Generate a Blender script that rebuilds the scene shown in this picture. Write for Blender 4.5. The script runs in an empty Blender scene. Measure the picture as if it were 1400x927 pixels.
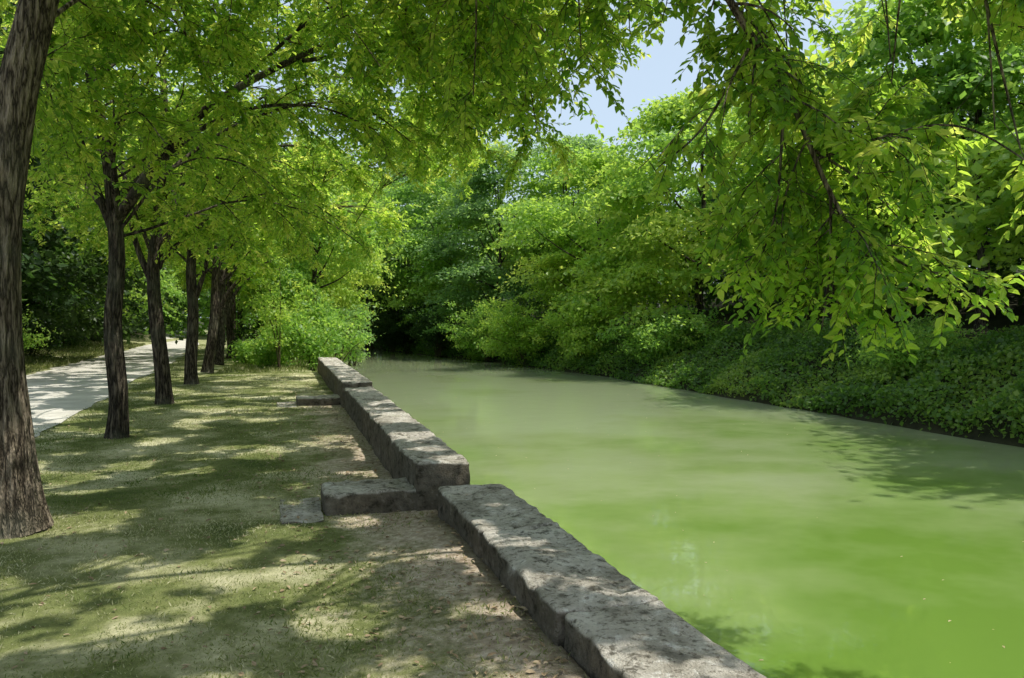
import bpy, math, random
import numpy as np
from mathutils import Vector, noise as mnoise

SC = bpy.context.scene
COL = SC.collection
R = math.radians
UP = np.array([0., 0., 1.])
EL = R(66)
SV = Vector((.86, -.50, 0)).normalized()
SDIR = Vector((SV.x*math.cos(EL), SV.y*math.cos(EL), math.sin(EL)))

# ------------------------------------------------------------------ helpers
def nrm(a):
    a = np.asarray(a, float)
    return a / (np.linalg.norm(a, axis=-1, keepdims=True) + 1e-9)

def mesh_np(name, V, F, mats, midx=None, tint=None, smooth=False):
    V = np.asarray(V, np.float32); F = np.asarray(F, np.int32)
    me = bpy.data.meshes.new(name)
    me.vertices.add(len(V)); me.vertices.foreach_set('co', V.ravel())
    me.loops.add(F.size); me.loops.foreach_set('vertex_index', F.ravel())
    me.polygons.add(len(F))
    me.polygons.foreach_set('loop_start', np.arange(0, F.size, 4, dtype=np.int32))
    for m in mats: me.materials.append(m)
    if midx is not None:
        me.polygons.foreach_set('material_index', np.asarray(midx, np.int32))
    me.polygons.foreach_set('use_smooth', np.full(len(F), smooth, dtype=bool))
    me.update(calc_edges=True)
    if tint is not None:
        at = me.attributes.new('tint', 'FLOAT', 'POINT')
        at.data.foreach_set('value', np.asarray(tint, np.float32))
    return me

def link(name, me, parent=None):
    o = bpy.data.objects.new(name, me); COL.objects.link(o)
    if parent: o.parent = parent
    return o

def tag(o, label=None, cat=None, group=None, kind=None):
    if label: o['label'] = label
    if cat: o['category'] = cat
    if group: o['group'] = group
    if kind: o['kind'] = kind
    return o

def empty(name, loc, label, cat, group=None):
    o = bpy.data.objects.new(name, None); COL.objects.link(o)
    o.location = loc; o.empty_display_size = .2
    return tag(o, label, cat, group)

class MB:
    """collects quad geometry"""
    def __init__(s): s.V = []; s.F = []; s.M = []; s.T = []; s.n = 0
    def add(s, V, F, m=0, t=None):
        V = np.asarray(V, float); F = np.asarray(F, int)
        s.V.append(V); s.F.append(F + s.n); s.M.append(np.full(len(F), m))
        s.T.append(np.full(len(V), .5) if t is None else np.asarray(t, float)); s.n += len(V)
    def mesh(s, name, mats, smooth=False):
        return mesh_np(name, np.concatenate(s.V), np.concatenate(s.F), mats,
                       np.concatenate(s.M), np.concatenate(s.T), smooth)

def spline(ctrl, n):
    P = np.asarray(ctrl, float)
    E = np.vstack([2*P[0]-P[1], P, 2*P[-1]-P[-2]])
    out = []
    m = len(P) - 1
    for k in range(n):
        u = k/(n-1)*m; i = min(int(u), m-1); t = u-i
        a, b, c, d = E[i], E[i+1], E[i+2], E[i+3]
        out.append(.5*((2*b)+(-a+c)*t+(2*a-5*b+4*c-d)*t*t+(-a+3*b-3*c+d)*t**3))
    return np.array(out)

def tube(pts, radii, sides=8, bark=0, seed=0, cap=True):
    pts = np.asarray(pts, float); n = len(pts)
    T = nrm(np.gradient(pts, axis=0))
    ref = np.array([.93, .21, .31]) if abs(T[:, 2]).mean() > .6 else np.array([.1, .15, .98])
    U = nrm(np.cross(T, ref)); W = np.cross(T, U)
    th = np.linspace(0, 2*math.pi, sides, endpoint=False)
    rad = np.repeat(np.asarray(radii, float)[:, None], sides, 1)
    if bark:
        for i in range(n):
            for j in range(sides):
                c, s_ = math.cos(th[j]), math.sin(th[j])
                z = pts[i][2]
                v = mnoise.fractal(Vector((c*2.2+seed, s_*2.2, z*1.1)), 1., 2., 3)
                v2 = 1-abs(mnoise.noise(Vector((c*6.5+seed*3, s_*6.5, z*1.1))))*2.4
                rad[i, j] *= 1 + bark*(.8*v + .8*v2)
    V = pts[:, None, :] + rad[..., None]*(np.cos(th)[None, :, None]*U[:, None, :] + np.sin(th)[None, :, None]*W[:, None, :])
    V = V.reshape(-1, 3)
    i, j = np.meshgrid(np.arange(n-1), np.arange(sides), indexing='ij')
    j2 = (j+1) % sides
    F = np.stack([i*sides+j, i*sides+j2, (i+1)*sides+j2, (i+1)*sides+j], -1).reshape(-1, 4)
    return V, F

# value noise in numpy
_rl = np.random.default_rng(99).random((256, 256))
def vnoise(x, y, s=1.):
    x = np.asarray(x)*s+512.3; y = np.asarray(y)*s+771.7
    xi = np.floor(x).astype(int); yi = np.floor(y).astype(int)
    fx = x-xi; fy = y-yi
    fx = fx*fx*(3-2*fx); fy = fy*fy*(3-2*fy)
    g = lambda a, b: _rl[a % 256, b % 256]
    return (g(xi, yi)*(1-fx)+g(xi+1, yi)*fx)*(1-fy)+(g(xi, yi+1)*(1-fx)+g(xi+1, yi+1)*fx)*fy

# ------------------------------------------------------------------ materials
def newmat(name):
    m = bpy.data.materials.new(name); m.use_nodes = True
    nt = m.node_tree; nt.nodes.clear()
    out = nt.nodes.new('ShaderNodeOutputMaterial')
    return m, nt, out
def N(nt, t, **kw):
    n = nt.nodes.new(t)
    for k, v in kw.items(): setattr(n, k, v)
    return n
def ramp(nt, stops, fac=None):
    r = N(nt, 'ShaderNodeValToRGB')
    el = r.color_ramp.elements
    while len(el) < len(stops): el.new(.5)
    for e, (p, c) in zip(el, stops):
        e.position = p; e.color = (*c, 1)
    if fac is not None: nt.links.new(fac, r.inputs[0])
    return r
def noisetex(nt, vec, scale, detail=6, rough=.6):
    n = N(nt, 'ShaderNodeTexNoise'); n.inputs['Scale'].default_value = scale
    n.inputs['Detail'].default_value = detail; n.inputs['Roughness'].default_value = rough
    if vec is not None: nt.links.new(vec, n.inputs['Vector'])
    return n
def math_n(nt, op, a, b=None, c=None, clamp=False):
    m = N(nt, 'ShaderNodeMath', operation=op, use_clamp=clamp)
    for i, v in enumerate((a, b, c)):
        if v is None: continue
        if isinstance(v, (int, float)): m.inputs[i].default_value = v
        else: nt.links.new(v, m.inputs[i])
    return m.outputs[0]
def mixc(nt, fac, a, b, blend='MIX'):
    m = N(nt, 'ShaderNodeMix', data_type='RGBA', blend_type=blend)
    for sock, v in ((m.inputs[0], fac), (m.inputs[6], a), (m.inputs[7], b)):
        if hasattr(v, 'is_linked') or hasattr(v, 'links'): nt.links.new(v, sock)
        elif isinstance(v, tuple): sock.default_value = (*v, 1)
        else: sock.default_value = v
    return m.outputs[2]

def leaf_mat(name, cols, trans, fac=.5, rough=.45, spec=.4):
    m, nt, out = newmat(name)
    at = N(nt, 'ShaderNodeAttribute', attribute_name='tint')
    c1 = ramp(nt, [(0, cols[0]), (.5, cols[1]), (1, cols[2])], at.outputs['Fac'])
    c2 = ramp(nt, [(0, trans[0]), (.5, trans[1]), (1, trans[2])], at.outputs['Fac'])
    p = N(nt, 'ShaderNodeBsdfPrincipled')
    p.inputs['Roughness'].default_value = rough
    p.inputs['Specular IOR Level'].default_value = spec
    nt.links.new(c1.outputs[0], p.inputs['Base Color'])
    t = N(nt, 'ShaderNodeBsdfTranslucent'); nt.links.new(c2.outputs[0], t.inputs['Color'])
    mx = N(nt, 'ShaderNodeMixShader'); mx.inputs[0].default_value = fac
    nt.links.new(p.outputs[0], mx.inputs[1]); nt.links.new(t.outputs[0], mx.inputs[2])
    nt.links.new(mx.outputs[0], out.inputs[0])
    return m

LEAF_NEAR = leaf_mat('hackberry_leaves', [(.05, .115, .017), (.11, .21, .03), (.23, .30, .05)],
                     [(.25, .48, .045), (.62, .85, .08), (.95, .98, .18)], .6)
LEAF_BRIGHT = leaf_mat('bright_leaves', [(.10, .20, .03), (.19, .32, .05), (.31, .40, .07)],
                       [(.40, .68, .08), (.64, .88, .11), (.82, .92, .15)], .48)
LEAF_MID = leaf_mat('mid_green_leaves', [(.07, .15, .026), (.14, .26, .048), (.24, .34, .07)],
                    [(.30, .56, .08), (.48, .77, .10), (.66, .83, .13)], .48)
LEAF_SHADE = leaf_mat('shaded_green_leaves', [(.016, .04, .011), (.03, .064, .017), (.055, .092, .026)],
                     [(.06, .14, .025), (.11, .23, .034), (.17, .30, .05)], .4)  # shade under the canopy put into a darker leaf colour
LEAF_GREY = leaf_mat('grey_green_leaves', [(.08, .16, .045), (.145, .25, .08), (.22, .31, .11)],
                     [(.30, .52, .12), (.44, .69, .15), (.56, .76, .2)], .46)
IVY = leaf_mat('ivy_leaves', [(.035, .08, .015), (.09, .175, .03), (.22, .30, .055)],
               [(.16, .36, .04), (.32, .56, .07), (.54, .72, .10)], .44)
GRASS = leaf_mat('grass_blades', [(.075, .12, .027), (.21, .235, .075), (.70, .66, .42)],
                 [(.16, .26, .035), (.35, .39, .11), (.66, .63, .39)], .42, .6, .2)
LITTER = leaf_mat('dry_leaves', [(.20, .14, .08), (.36, .27, .16), (.52, .42, .28)],
                  [(.1, .06, .03), (.16, .1, .05), (.2, .14, .07)], .2, .7, .2)

def bark_mat(name, crack, mid, light, scale=1.):
    m, nt, out = newmat(name)
    tc = N(nt, 'ShaderNodeTexCoord')
    mp = N(nt, 'ShaderNodeMapping'); mp.inputs['Scale'].default_value = (15*scale, 15*scale, 2.3*scale)
    nt.links.new(tc.outputs['Object'], mp.inputs[0])
    n1 = noisetex(nt, mp.outputs[0], 1., 4, .6)
    v = math_n(nt, 'ABSOLUTE', math_n(nt, 'SUBTRACT', n1.outputs[0], .5))
    v = math_n(nt, 'MULTIPLY', v, 6., clamp=True)
    n2 = noisetex(nt, tc.outputs['Object'], 1.6, 4, .5)
    n3 = noisetex(nt, mp.outputs[0], 6, 5, .7)
    c = ramp(nt, [(.0, crack), (.28, mid), (.8, light)], v)
    d = ramp(nt, [(.3, (.6, .58, .55)), (.7, (1.25, 1.22, 1.18))], n3.outputs[0])
    c2 = mixc(nt, .9, c.outputs[0], d.outputs[0], 'MULTIPLY')
    lich = ramp(nt, [(.5, (0, 0, 0)), (.7, (.5, .5, .5))], n2.outputs[0])
    col = mixc(nt, lich.outputs[0], c2, (.16, .165, .115))
    p = N(nt, 'ShaderNodeBsdfPrincipled'); p.inputs['Roughness'].default_value = .92
    p.inputs['Specular IOR Level'].default_value = .12
    nt.links.new(col, p.inputs['Base Color'])
    b = N(nt, 'ShaderNodeBump'); b.inputs['Strength'].default_value = 1; b.inputs['Distance'].default_value = .04
    h = math_n(nt, 'MULTIPLY_ADD', n3.outputs[0], .35, v)
    nt.links.new(h, b.inputs['Height']); nt.links.new(b.outputs[0], p.inputs['Normal'])
    nt.links.new(p.outputs[0], out.inputs[0])
    return m
BARK = bark_mat('fissured_bark', (.024, .019, .013), (.15, .122, .087), (.33, .275, .205))
BARK_D = bark_mat('dark_bark', (.012, .010, .0075), (.062, .052, .039), (.165, .14, .104))
TWIG = bark_mat('twig_bark', (.045, .036, .02), (.115, .093, .05), (.2, .17, .092), 2)

def stone_mat():
    m, nt, out = newmat('weathered_limestone')
    geo = N(nt, 'ShaderNodeNewGeometry')
    pos = geo.outputs['Position']
    n1 = noisetex(nt, pos, 3.2, 8, .68); n2 = noisetex(nt, pos, 26, 7, .75); n3 = noisetex(nt, pos, 95, 3, .6)
    n4 = noisetex(nt, pos, 9, 7, .7)
    c = ramp(nt, [(.3, (.24, .215, .17)), (.45, (.45, .41, .335)), (.6, (.65, .60, .51)), (.72, (.76, .72, .63))], n1.outputs[0])
    lich = ramp(nt, [(.56, (0, 0, 0)), (.63, (.8, .8, .8))], n4.outputs[0])
    c1 = mixc(nt, lich.outputs[0], c.outputs[0], (.78, .75, .67))
    dk = ramp(nt, [(.37, (.85, .85, .85)), (.45, (0, 0, 0))], n4.outputs[0])
    c1 = mixc(nt, dk.outputs[0], c1, (.12, .108, .08))
    d = ramp(nt, [(.38, (.34, .325, .29)), (.48, (1, 1, 1))], n2.outputs[0])
    c2 = mixc(nt, .9, c1, d.outputs[0], 'MULTIPLY')
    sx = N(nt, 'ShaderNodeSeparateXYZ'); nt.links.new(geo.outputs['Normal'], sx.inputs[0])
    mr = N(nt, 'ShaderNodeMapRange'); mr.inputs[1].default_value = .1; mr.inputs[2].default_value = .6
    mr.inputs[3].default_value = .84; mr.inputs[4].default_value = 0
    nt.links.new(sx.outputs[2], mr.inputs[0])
    moss_shade = ramp(nt, [(.35, (.03, .026, .016)), (.65, (.16, .13, .088))], n4.outputs[0])  # moss of the side faces, with their shade painted in
    c3 = mixc(nt, mr.outputs[0], c2, moss_shade.outputs[0])
    p = N(nt, 'ShaderNodeBsdfPrincipled'); p.inputs['Roughness'].default_value = .93
    p.inputs['Specular IOR Level'].default_value = .12
    nt.links.new(c3, p.inputs['Base Color'])
    ad = math_n(nt, 'ADD', math_n(nt, 'ADD', n2.outputs[0], n3.outputs[0]), n4.outputs[0])
    b = N(nt, 'ShaderNodeBump'); b.inputs['Strength'].default_value = .9; b.inputs['Distance'].default_value = .03
    nt.links.new(ad, b.inputs['Height']); nt.links.new(b.outputs[0], p.inputs['Normal'])
    nt.links.new(p.outputs[0], out.inputs[0])
    return m
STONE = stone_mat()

def lawn_mat():
    m, nt, out = newmat('lawn_ground')
    geo = N(nt, 'ShaderNodeNewGeometry'); pos = geo.outputs['Position']
    s = N(nt, 'ShaderNodeSeparateXYZ'); nt.links.new(pos, s.inputs[0])
    n1 = noisetex(nt, pos, .9, 6, .62); n2 = noisetex(nt, pos, 14, 6, .7); n3 = noisetex(nt, pos, 70, 4, .7)
    g = ramp(nt, [(.3, (.09, .125, .035)), (.47, (.22, .24, .09)), (.6, (.56, .53, .33)), (.8, (.78, .74, .54))], n1.outputs[0])
    v = ramp(nt, [(.3, (.65, .65, .6)), (.7, (1.15, 1.15, 1.12))], n2.outputs[0])
    g2 = mixc(nt, .85, g.outputs[0], v.outputs[0], 'MULTIPLY')
    soil = ramp(nt, [(.3, (.22, .165, .115)), (.5, (.46, .375, .275)), (.72, (.72, .63, .50))], n2.outputs[0])
    mr = N(nt, 'ShaderNodeMapRange'); mr.inputs[1].default_value = -.4; mr.inputs[2].default_value = 1.5
    nt.links.new(s.outputs[0], mr.inputs[0])
    a = math_n(nt, 'MULTIPLY_ADD', n1.outputs[0], 1.4, mr.outputs[0])
    a = math_n(nt, 'MULTIPLY_ADD', n2.outputs[0], .45, a)
    far = N(nt, 'ShaderNodeMapRange'); far.inputs[1].default_value = 15; far.inputs[2].default_value = 26
    far.inputs[3].default_value = 1; far.inputs[4].default_value = 0
    nt.links.new(s.outputs[1], far.inputs[0])
    mu = math_n(nt, 'MULTIPLY_ADD', math_n(nt, 'MULTIPLY', a, far.outputs[0]), .5, 0.)
    mk = ramp(nt, [(.64, (0, 0, 0)), (.82, (1, 1, 1))], mu)
    c = mixc(nt, mk.outputs[0], g2, soil.outputs[0])
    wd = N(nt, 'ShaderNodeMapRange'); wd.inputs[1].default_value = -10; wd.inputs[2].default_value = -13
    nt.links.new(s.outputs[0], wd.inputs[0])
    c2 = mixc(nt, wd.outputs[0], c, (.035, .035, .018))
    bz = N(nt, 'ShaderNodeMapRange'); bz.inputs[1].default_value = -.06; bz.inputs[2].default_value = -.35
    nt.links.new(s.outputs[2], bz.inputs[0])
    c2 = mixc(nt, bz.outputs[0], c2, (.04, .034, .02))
    p = N(nt, 'ShaderNodeBsdfPrincipled'); p.inputs['Roughness'].default_value = .95
    p.inputs['Specular IOR Level'].default_value = .1
    nt.links.new(c2, p.inputs['Base Color'])
    b = N(nt, 'ShaderNodeBump'); b.inputs['Strength'].default_value = .8; b.inputs['Distance'].default_value = .03
    nt.links.new(math_n(nt, 'ADD', n2.outputs[0], n3.outputs[0]), b.inputs['Height']); nt.links.new(b.outputs[0], p.inputs['Normal'])
    nt.links.new(p.outputs[0], out.inputs[0])
    return m
def simple_mat(name, a, b, scale, rough=.95, bump=.5, dist=.02):
    m, nt, out = newmat(name)
    geo = N(nt, 'ShaderNodeNewGeometry')
    n1 = noisetex(nt, geo.outputs['Position'], scale, 9, .72); n2 = noisetex(nt, geo.outputs['Position'], scale*.12, 4, .6)
    mx = math_n(nt, 'MULTIPLY_ADD', n2.outputs[0], .6, math_n(nt, 'MULTIPLY', n1.outputs[0], .4))
    c = ramp(nt, [(.36, a), (.62, b)], mx)
    p = N(nt, 'ShaderNodeBsdfPrincipled'); p.inputs['Roughness'].default_value = rough
    p.inputs['Specular IOR Level'].default_value = .15
    nt.links.new(c.outputs[0], p.inputs['Base Color'])
    bb = N(nt, 'ShaderNodeBump'); bb.inputs['Strength'].default_value = bump; bb.inputs['Distance'].default_value = dist
    nt.links.new(n1.outputs[0], bb.inputs['Height']); nt.links.new(bb.outputs[0], p.inputs['Normal'])
    nt.links.new(p.outputs[0], out.inputs[0])
    return m
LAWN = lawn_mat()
PATHM = simple_mat('pale_gravel', (.38, .355, .30), (.62, .59, .52), 10, .95, .7, .02)
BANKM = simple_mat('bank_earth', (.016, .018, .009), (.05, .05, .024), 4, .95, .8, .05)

def water_mat():
    m, nt, out = newmat('murky_green_water')
    geo = N(nt, 'ShaderNodeNewGeometry'); pos = geo.outputs['Position']
    s = N(nt, 'ShaderNodeSeparateXYZ'); nt.links.new(pos, s.inputs[0])
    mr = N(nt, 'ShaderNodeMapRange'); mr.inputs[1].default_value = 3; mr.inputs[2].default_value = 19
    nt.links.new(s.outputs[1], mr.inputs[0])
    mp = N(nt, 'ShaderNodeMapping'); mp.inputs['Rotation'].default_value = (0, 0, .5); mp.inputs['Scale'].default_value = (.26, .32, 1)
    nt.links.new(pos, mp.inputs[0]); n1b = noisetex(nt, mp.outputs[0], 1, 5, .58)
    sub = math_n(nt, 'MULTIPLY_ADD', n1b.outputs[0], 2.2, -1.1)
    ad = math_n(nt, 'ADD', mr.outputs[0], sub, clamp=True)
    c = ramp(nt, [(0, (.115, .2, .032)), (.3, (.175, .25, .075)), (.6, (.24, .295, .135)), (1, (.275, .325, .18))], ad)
    p = N(nt, 'ShaderNodeBsdfPrincipled'); p.inputs['Roughness'].default_value = .03
    p.subsurface_method = 'BURLEY'
    p.inputs['Subsurface Weight'].default_value = 1.
    p.inputs['Subsurface Radius'].default_value = (.9, 1., .7)
    p.inputs['Subsurface Scale'].default_value = .2
    p.inputs['IOR'].default_value = 1.36; p.inputs['Specular IOR Level'].default_value = 1.
    nt.links.new(c.outputs[0], p.inputs['Base Color'])
    n2 = noisetex(nt, pos, 1.6, 4, .55); n3 = noisetex(nt, pos, 7, 3, .5)
    b = N(nt, 'ShaderNodeBump'); b.inputs['Strength'].default_value = .07; b.inputs['Distance'].default_value = .05
    nt.links.new(math_n(nt, 'MULTIPLY_ADD', n3.outputs[0], .25, n2.outputs[0]), b.inputs['Height']); nt.links.new(b.outputs[0], p.inputs['Normal'])
    nt.links.new(p.outputs[0], out.inputs[0])
    return m
WATER = water_mat()

# ------------------------------------------------------------------ terrain
WZ = -.7
def Lb(Y): return np.interp(Y, [-60, 26, 34, 50, 70, 120], [1.5, 1.5, 2.2, 4.2, 4.8, 5.5])
def Rb(Y): return np.interp(Y, [-60, 30, 45, 57, 70, 120], [13.4, 13.3, 11.6, 9.2, 7.6, 7.5])
def bank_z(off, Y):
    z = np.interp(off, [-.6, 0, .25, 1.2, 2.4, 3.6, 8, 25, 60, 400], [-1.6, -.72, -.45, .12, .68, 1.0, 1.5, 4.5, 7, 8])
    return z + (vnoise(off, Y, .7)-.5)*.35*np.clip(off, 0, 1)
def lawn_z(X, Y):
    z = (vnoise(X, Y, .8)-.5)*.05*np.clip((X+3.3)/.6, 0, 1)
    z = z + .055*np.clip((X-.45)/.7, 0, 1)*np.clip((6.3-Y)/.5, 0, 1)
    return z + np.interp(X, [-400, -60, -30, -14, -9.5], [6, 5, 3, .6, 0])

def grid_mesh(name, P, mat):
    ny, nx, _ = P.shape
    i, j = np.meshgrid(np.arange(ny-1), np.arange(nx-1), indexing='ij')
    F = np.stack([i*nx+j, i*nx+j+1, (i+1)*nx+j+1, (i+1)*nx+j], -1).reshape(-1, 4)
    return mesh_np(name, P.reshape(-1, 3), F, [mat], smooth=True)

Ys = np.concatenate([[-400, -150, -60, -30, -15, -8], np.arange(-4, 30, .25), np.arange(30, 70, .8), [75, 85, 100, 120, 150, 220, 400, 900]])
offs = np.concatenate([[-600, -300, -120, -70, -45, -32, -24, -20, -17, -15, -13.5, -12.2, -11.2, -10.4], np.arange(-9.8, -1.3, .25), [-1.2, -1, -.8, -.6, -.4, -.2, 0, .05]])
YY, OO = np.meshgrid(Ys, offs, indexing='ij')
XX = Lb(YY)+OO
w = np.interp(YY, [-60, 25.5, 28], [.18, .18, 1.1])
ZZ = lawn_z(XX, YY)
ZZ = ZZ*(OO < -.19) + np.where(OO > -w, -1.1*(1+OO/w), 0)
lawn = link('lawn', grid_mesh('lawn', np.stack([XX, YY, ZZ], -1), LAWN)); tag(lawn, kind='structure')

offr = np.array([-.6, -.3, 0, .12, .25, .5, .8, 1.1, 1.5, 2, 2.5, 3, 3.5, 4, 4.5, 5.5, 6.5, 8, 11, 15, 25, 40, 60, 120, 400, 700])
YY, OO = np.meshgrid(Ys, offr, indexing='ij')
XX = Rb(YY)+OO + (vnoise(YY, YY*0, .9)-.5)*.35*(OO > -.5)
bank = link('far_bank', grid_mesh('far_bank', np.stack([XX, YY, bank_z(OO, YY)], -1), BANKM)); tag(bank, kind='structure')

wy = np.array([-60., 0, 30, 60, 160]); wx = np.array([.5, 5, 10, 15.])
YY, XX = np.meshgrid(wy, wx, indexing='ij')
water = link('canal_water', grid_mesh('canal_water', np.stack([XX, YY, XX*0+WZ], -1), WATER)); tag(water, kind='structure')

py = np.concatenate([np.arange(-10, 60, .5), np.arange(60, 121, 4.)])
pr = np.interp(py, [-10, 13, 37, 60, 85, 120], [-3.5, -3.5, -4.4, -5.8, -8.4, -14])
pl = np.interp(py, [-10, 13, 37, 60, 85, 120], [-6.9, -6.9, -8, -9.2, -11.5, -17])
rows = []
for k, y in enumerate(py):
    jl = (float(vnoise(y, 3., .8))-.5)*.35+(float(vnoise(y, 9., 2.4))-.5)*.2
    jr = (float(vnoise(y, 13., .8))-.5)*.35+(float(vnoise(y, 19., 2.4))-.5)*.2
    xs = np.linspace(pl[k]-jl, pr[k]+jr, 7)
    rows.append(np.stack([xs, np.full(7, y), np.maximum(lawn_z(xs, np.full(7, y)), 0)+.012+.0*xs], -1))
path = link('gravel_path', grid_mesh('gravel_path', np.array(rows), PATHM)); tag(path, kind='structure')

# ------------------------------------------------------------------ stones
def rough_box(x0, x1, y0, y1, z0, z1, r=.035, amp=.014, seed=0, step=.045):
    def axis(a, b):
        n = max(2, int((b-a-2*r)/step))
        return np.concatenate([[a, a+r*.3, a+r*.65], np.linspace(a+r, b-r, n), [b-r*.65, b-r*.3, b]])
    ax = [axis(x0, x1), axis(y0, y1), axis(z0, z1)]
    V = []; F = []; idx = {}
    def vid(i, j, k):
        if (i, j, k) not in idx:
            idx[(i, j, k)] = len(V); V.append((ax[0][i], ax[1][j], ax[2][k]))
        return idx[(i, j, k)]
    n = [len(a) for a in ax]
    for a in range(3):
        b, c = (a+1) % 3, (a+2) % 3
        for side in (0, n[a]-1):
            for p in range(n[b]-1):
                for q in range(n[c]-1):
                    quad = []
                    for (dp, dq) in ((0, 0), (1, 0), (1, 1), (0, 1)):
                        t = [0, 0, 0]; t[a] = side; t[b] = p+dp; t[c] = q+dq
                        quad.append(vid(*t))
                    if side == 0: quad.reverse()
                    F.append(quad)
    V = np.array(V)
    lo = np.array([x0+r, y0+r, z0+r]); hi = np.array([x1-r, y1-r, z1-r])
    Q = np.clip(V, lo, hi); D = V-Q; L = np.linalg.norm(D, axis=1, keepdims=True)
    V = Q + D/(L+1e-9)*np.minimum(L, r)
    out = V.copy()
    for k, v in enumerate(V):
        p = Vector((v[0]*2.2+seed, v[1]*2.2, v[2]*2.2)); p2 = Vector((v[0]*9+seed, v[1]*9, v[2]*9)); p3 = Vector((v[0]*20+seed, v[1]*20, v[2]*20))
        d = mnoise.noise_vector(p)*amp*.7 + mnoise.noise_vector(p2)*amp*.75 + mnoise.noise_vector(p3)*amp*.35
        chip = max(0, mnoise.noise(Vector((v[0]*5, v[1]*5+seed, v[2]*5)))-.2)*amp*2.6
        out[k] += np.array(d) - np.array([0, 0, chip if v[2] > z1-r*1.5 else 0])
    return out, np.array(F)

def wall(loc_y, stones, label):
    root = empty('stone_wall', (1.4, loc_y, 0), label, 'wall')
    for q, (x0, x1, y0, y1, zt) in enumerate(stones):
        V, F = rough_box(x0, x1, y0+.003, y1-.003, -1.0, zt, .032, .02, loc_y*3+q*.15)
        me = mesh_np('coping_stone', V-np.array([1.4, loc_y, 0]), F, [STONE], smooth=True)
        link('coping_stone', me, root)
    return root
wall(3, [(1.32, 1.84, -.6, .9, .235), (1.31, 1.845, .9, 2.3, .238), (1.315, 1.845, 2.3, 3.5, .236), (1.28, 1.84, 3.5, 5.0, .24), (1.27, 1.845, 5.0, 6.47, .24)],
     'lowest stone canal wall running from the bottom edge up to the stepped gap')
wall(10, [(1.12, 1.60, 6.66, 8.3, .42), (1.118, 1.612, 8.3, 9.9, .422), (1.122, 1.63, 9.9, 11.5, .42), (1.12, 1.645, 11.5, 13.1, .422), (1.124, 1.655, 13.1, 14.7, .418)],
     'middle raised stone canal wall beginning just behind the low side block')
wall(20, [(1.11, 1.68, 14.95, 16.6, .495), (1.12, 1.69, 16.6, 18.4, .492), (1.117, 1.70, 18.4, 20.2, .496), (1.12, 1.70, 20.2, 22, .492), (1.123, 1.70, 22, 23.8, .494), (1.12, 1.7, 23.8, 25.6, .497)],
     'farthest stone canal wall ending at the bushes on the near bank')
def block(x0, x1, y0, y1, zt, name, label, cat, seed, zb=-.15, r=.03, amp=.012):
    V, F = rough_box(x0, x1, y0, y1, zb, zt, r, amp, seed)
    c = np.array([(x0+x1)/2, (y0+y1)/2, 0])
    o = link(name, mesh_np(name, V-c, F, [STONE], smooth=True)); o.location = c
    return tag(o, label, cat)
block(.34, 1.17, 6.70, 7.25, .175, 'stone_block', 'low dark stone block set square against the middle wall beside the gap', 'stone block', 3, amp=.025)
block(.28, 1.15, 15.6, 16.2, .15, 'stone_block', 'distant low stone block jutting from the farthest wall into the lawn', 'stone block', 8, amp=.02)
block(-.02, .33, 6.5, 7.35, .018, 'paving_slab', 'pale flat slab sunk in the grass left of the low stone block', 'paving slab', 12, r=.01, amp=.014)
block(-.1, .27, 15.3, 16.3, .02, 'paving_slab', 'pale flat slab beside the distant low stone block', 'paving slab', 21, r=.01, amp=.01)

# ------------------------------------------------------------------ leaves
def leaves_geo(P, D, Nn, S, wr=.24, detail=True, fold=.25):
    D = nrm(D); Sd = nrm(np.cross(D, Nn)); Nn = np.cross(Sd, D)
    S = S[:, None]; n = len(P)
    if detail:
        pts = [P, P+D*S*.3+Sd*S*wr+Nn*S*fold*.18, P+D*S*.68+Sd*S*wr*.72+Nn*S*fold*.1, P+D*S-Nn*S*.14,
               P+D*S*.68-Sd*S*wr*.72+Nn*S*fold*.1, P+D*S*.3-Sd*S*wr+Nn*S*fold*.18]
        V = np.stack(pts, 1).reshape(-1, 3)
        b = np.arange(n)[:, None]*6
        F = np.concatenate([b+np.array([[0, 1, 2, 3]]), b+np.array([[0, 3, 4, 5]])])
        return V, F, 6
    pts = [P, P+D*S*.45+Sd*S*wr*1.2, P+D*S-Nn*S*.1, P+D*S*.45-Sd*S*wr*1.2]
    V = np.stack(pts, 1).reshape(-1, 3)
    F = np.arange(n)[:, None]*4+np.array([[0, 1, 2, 3]])
    return V, F, 4

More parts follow.
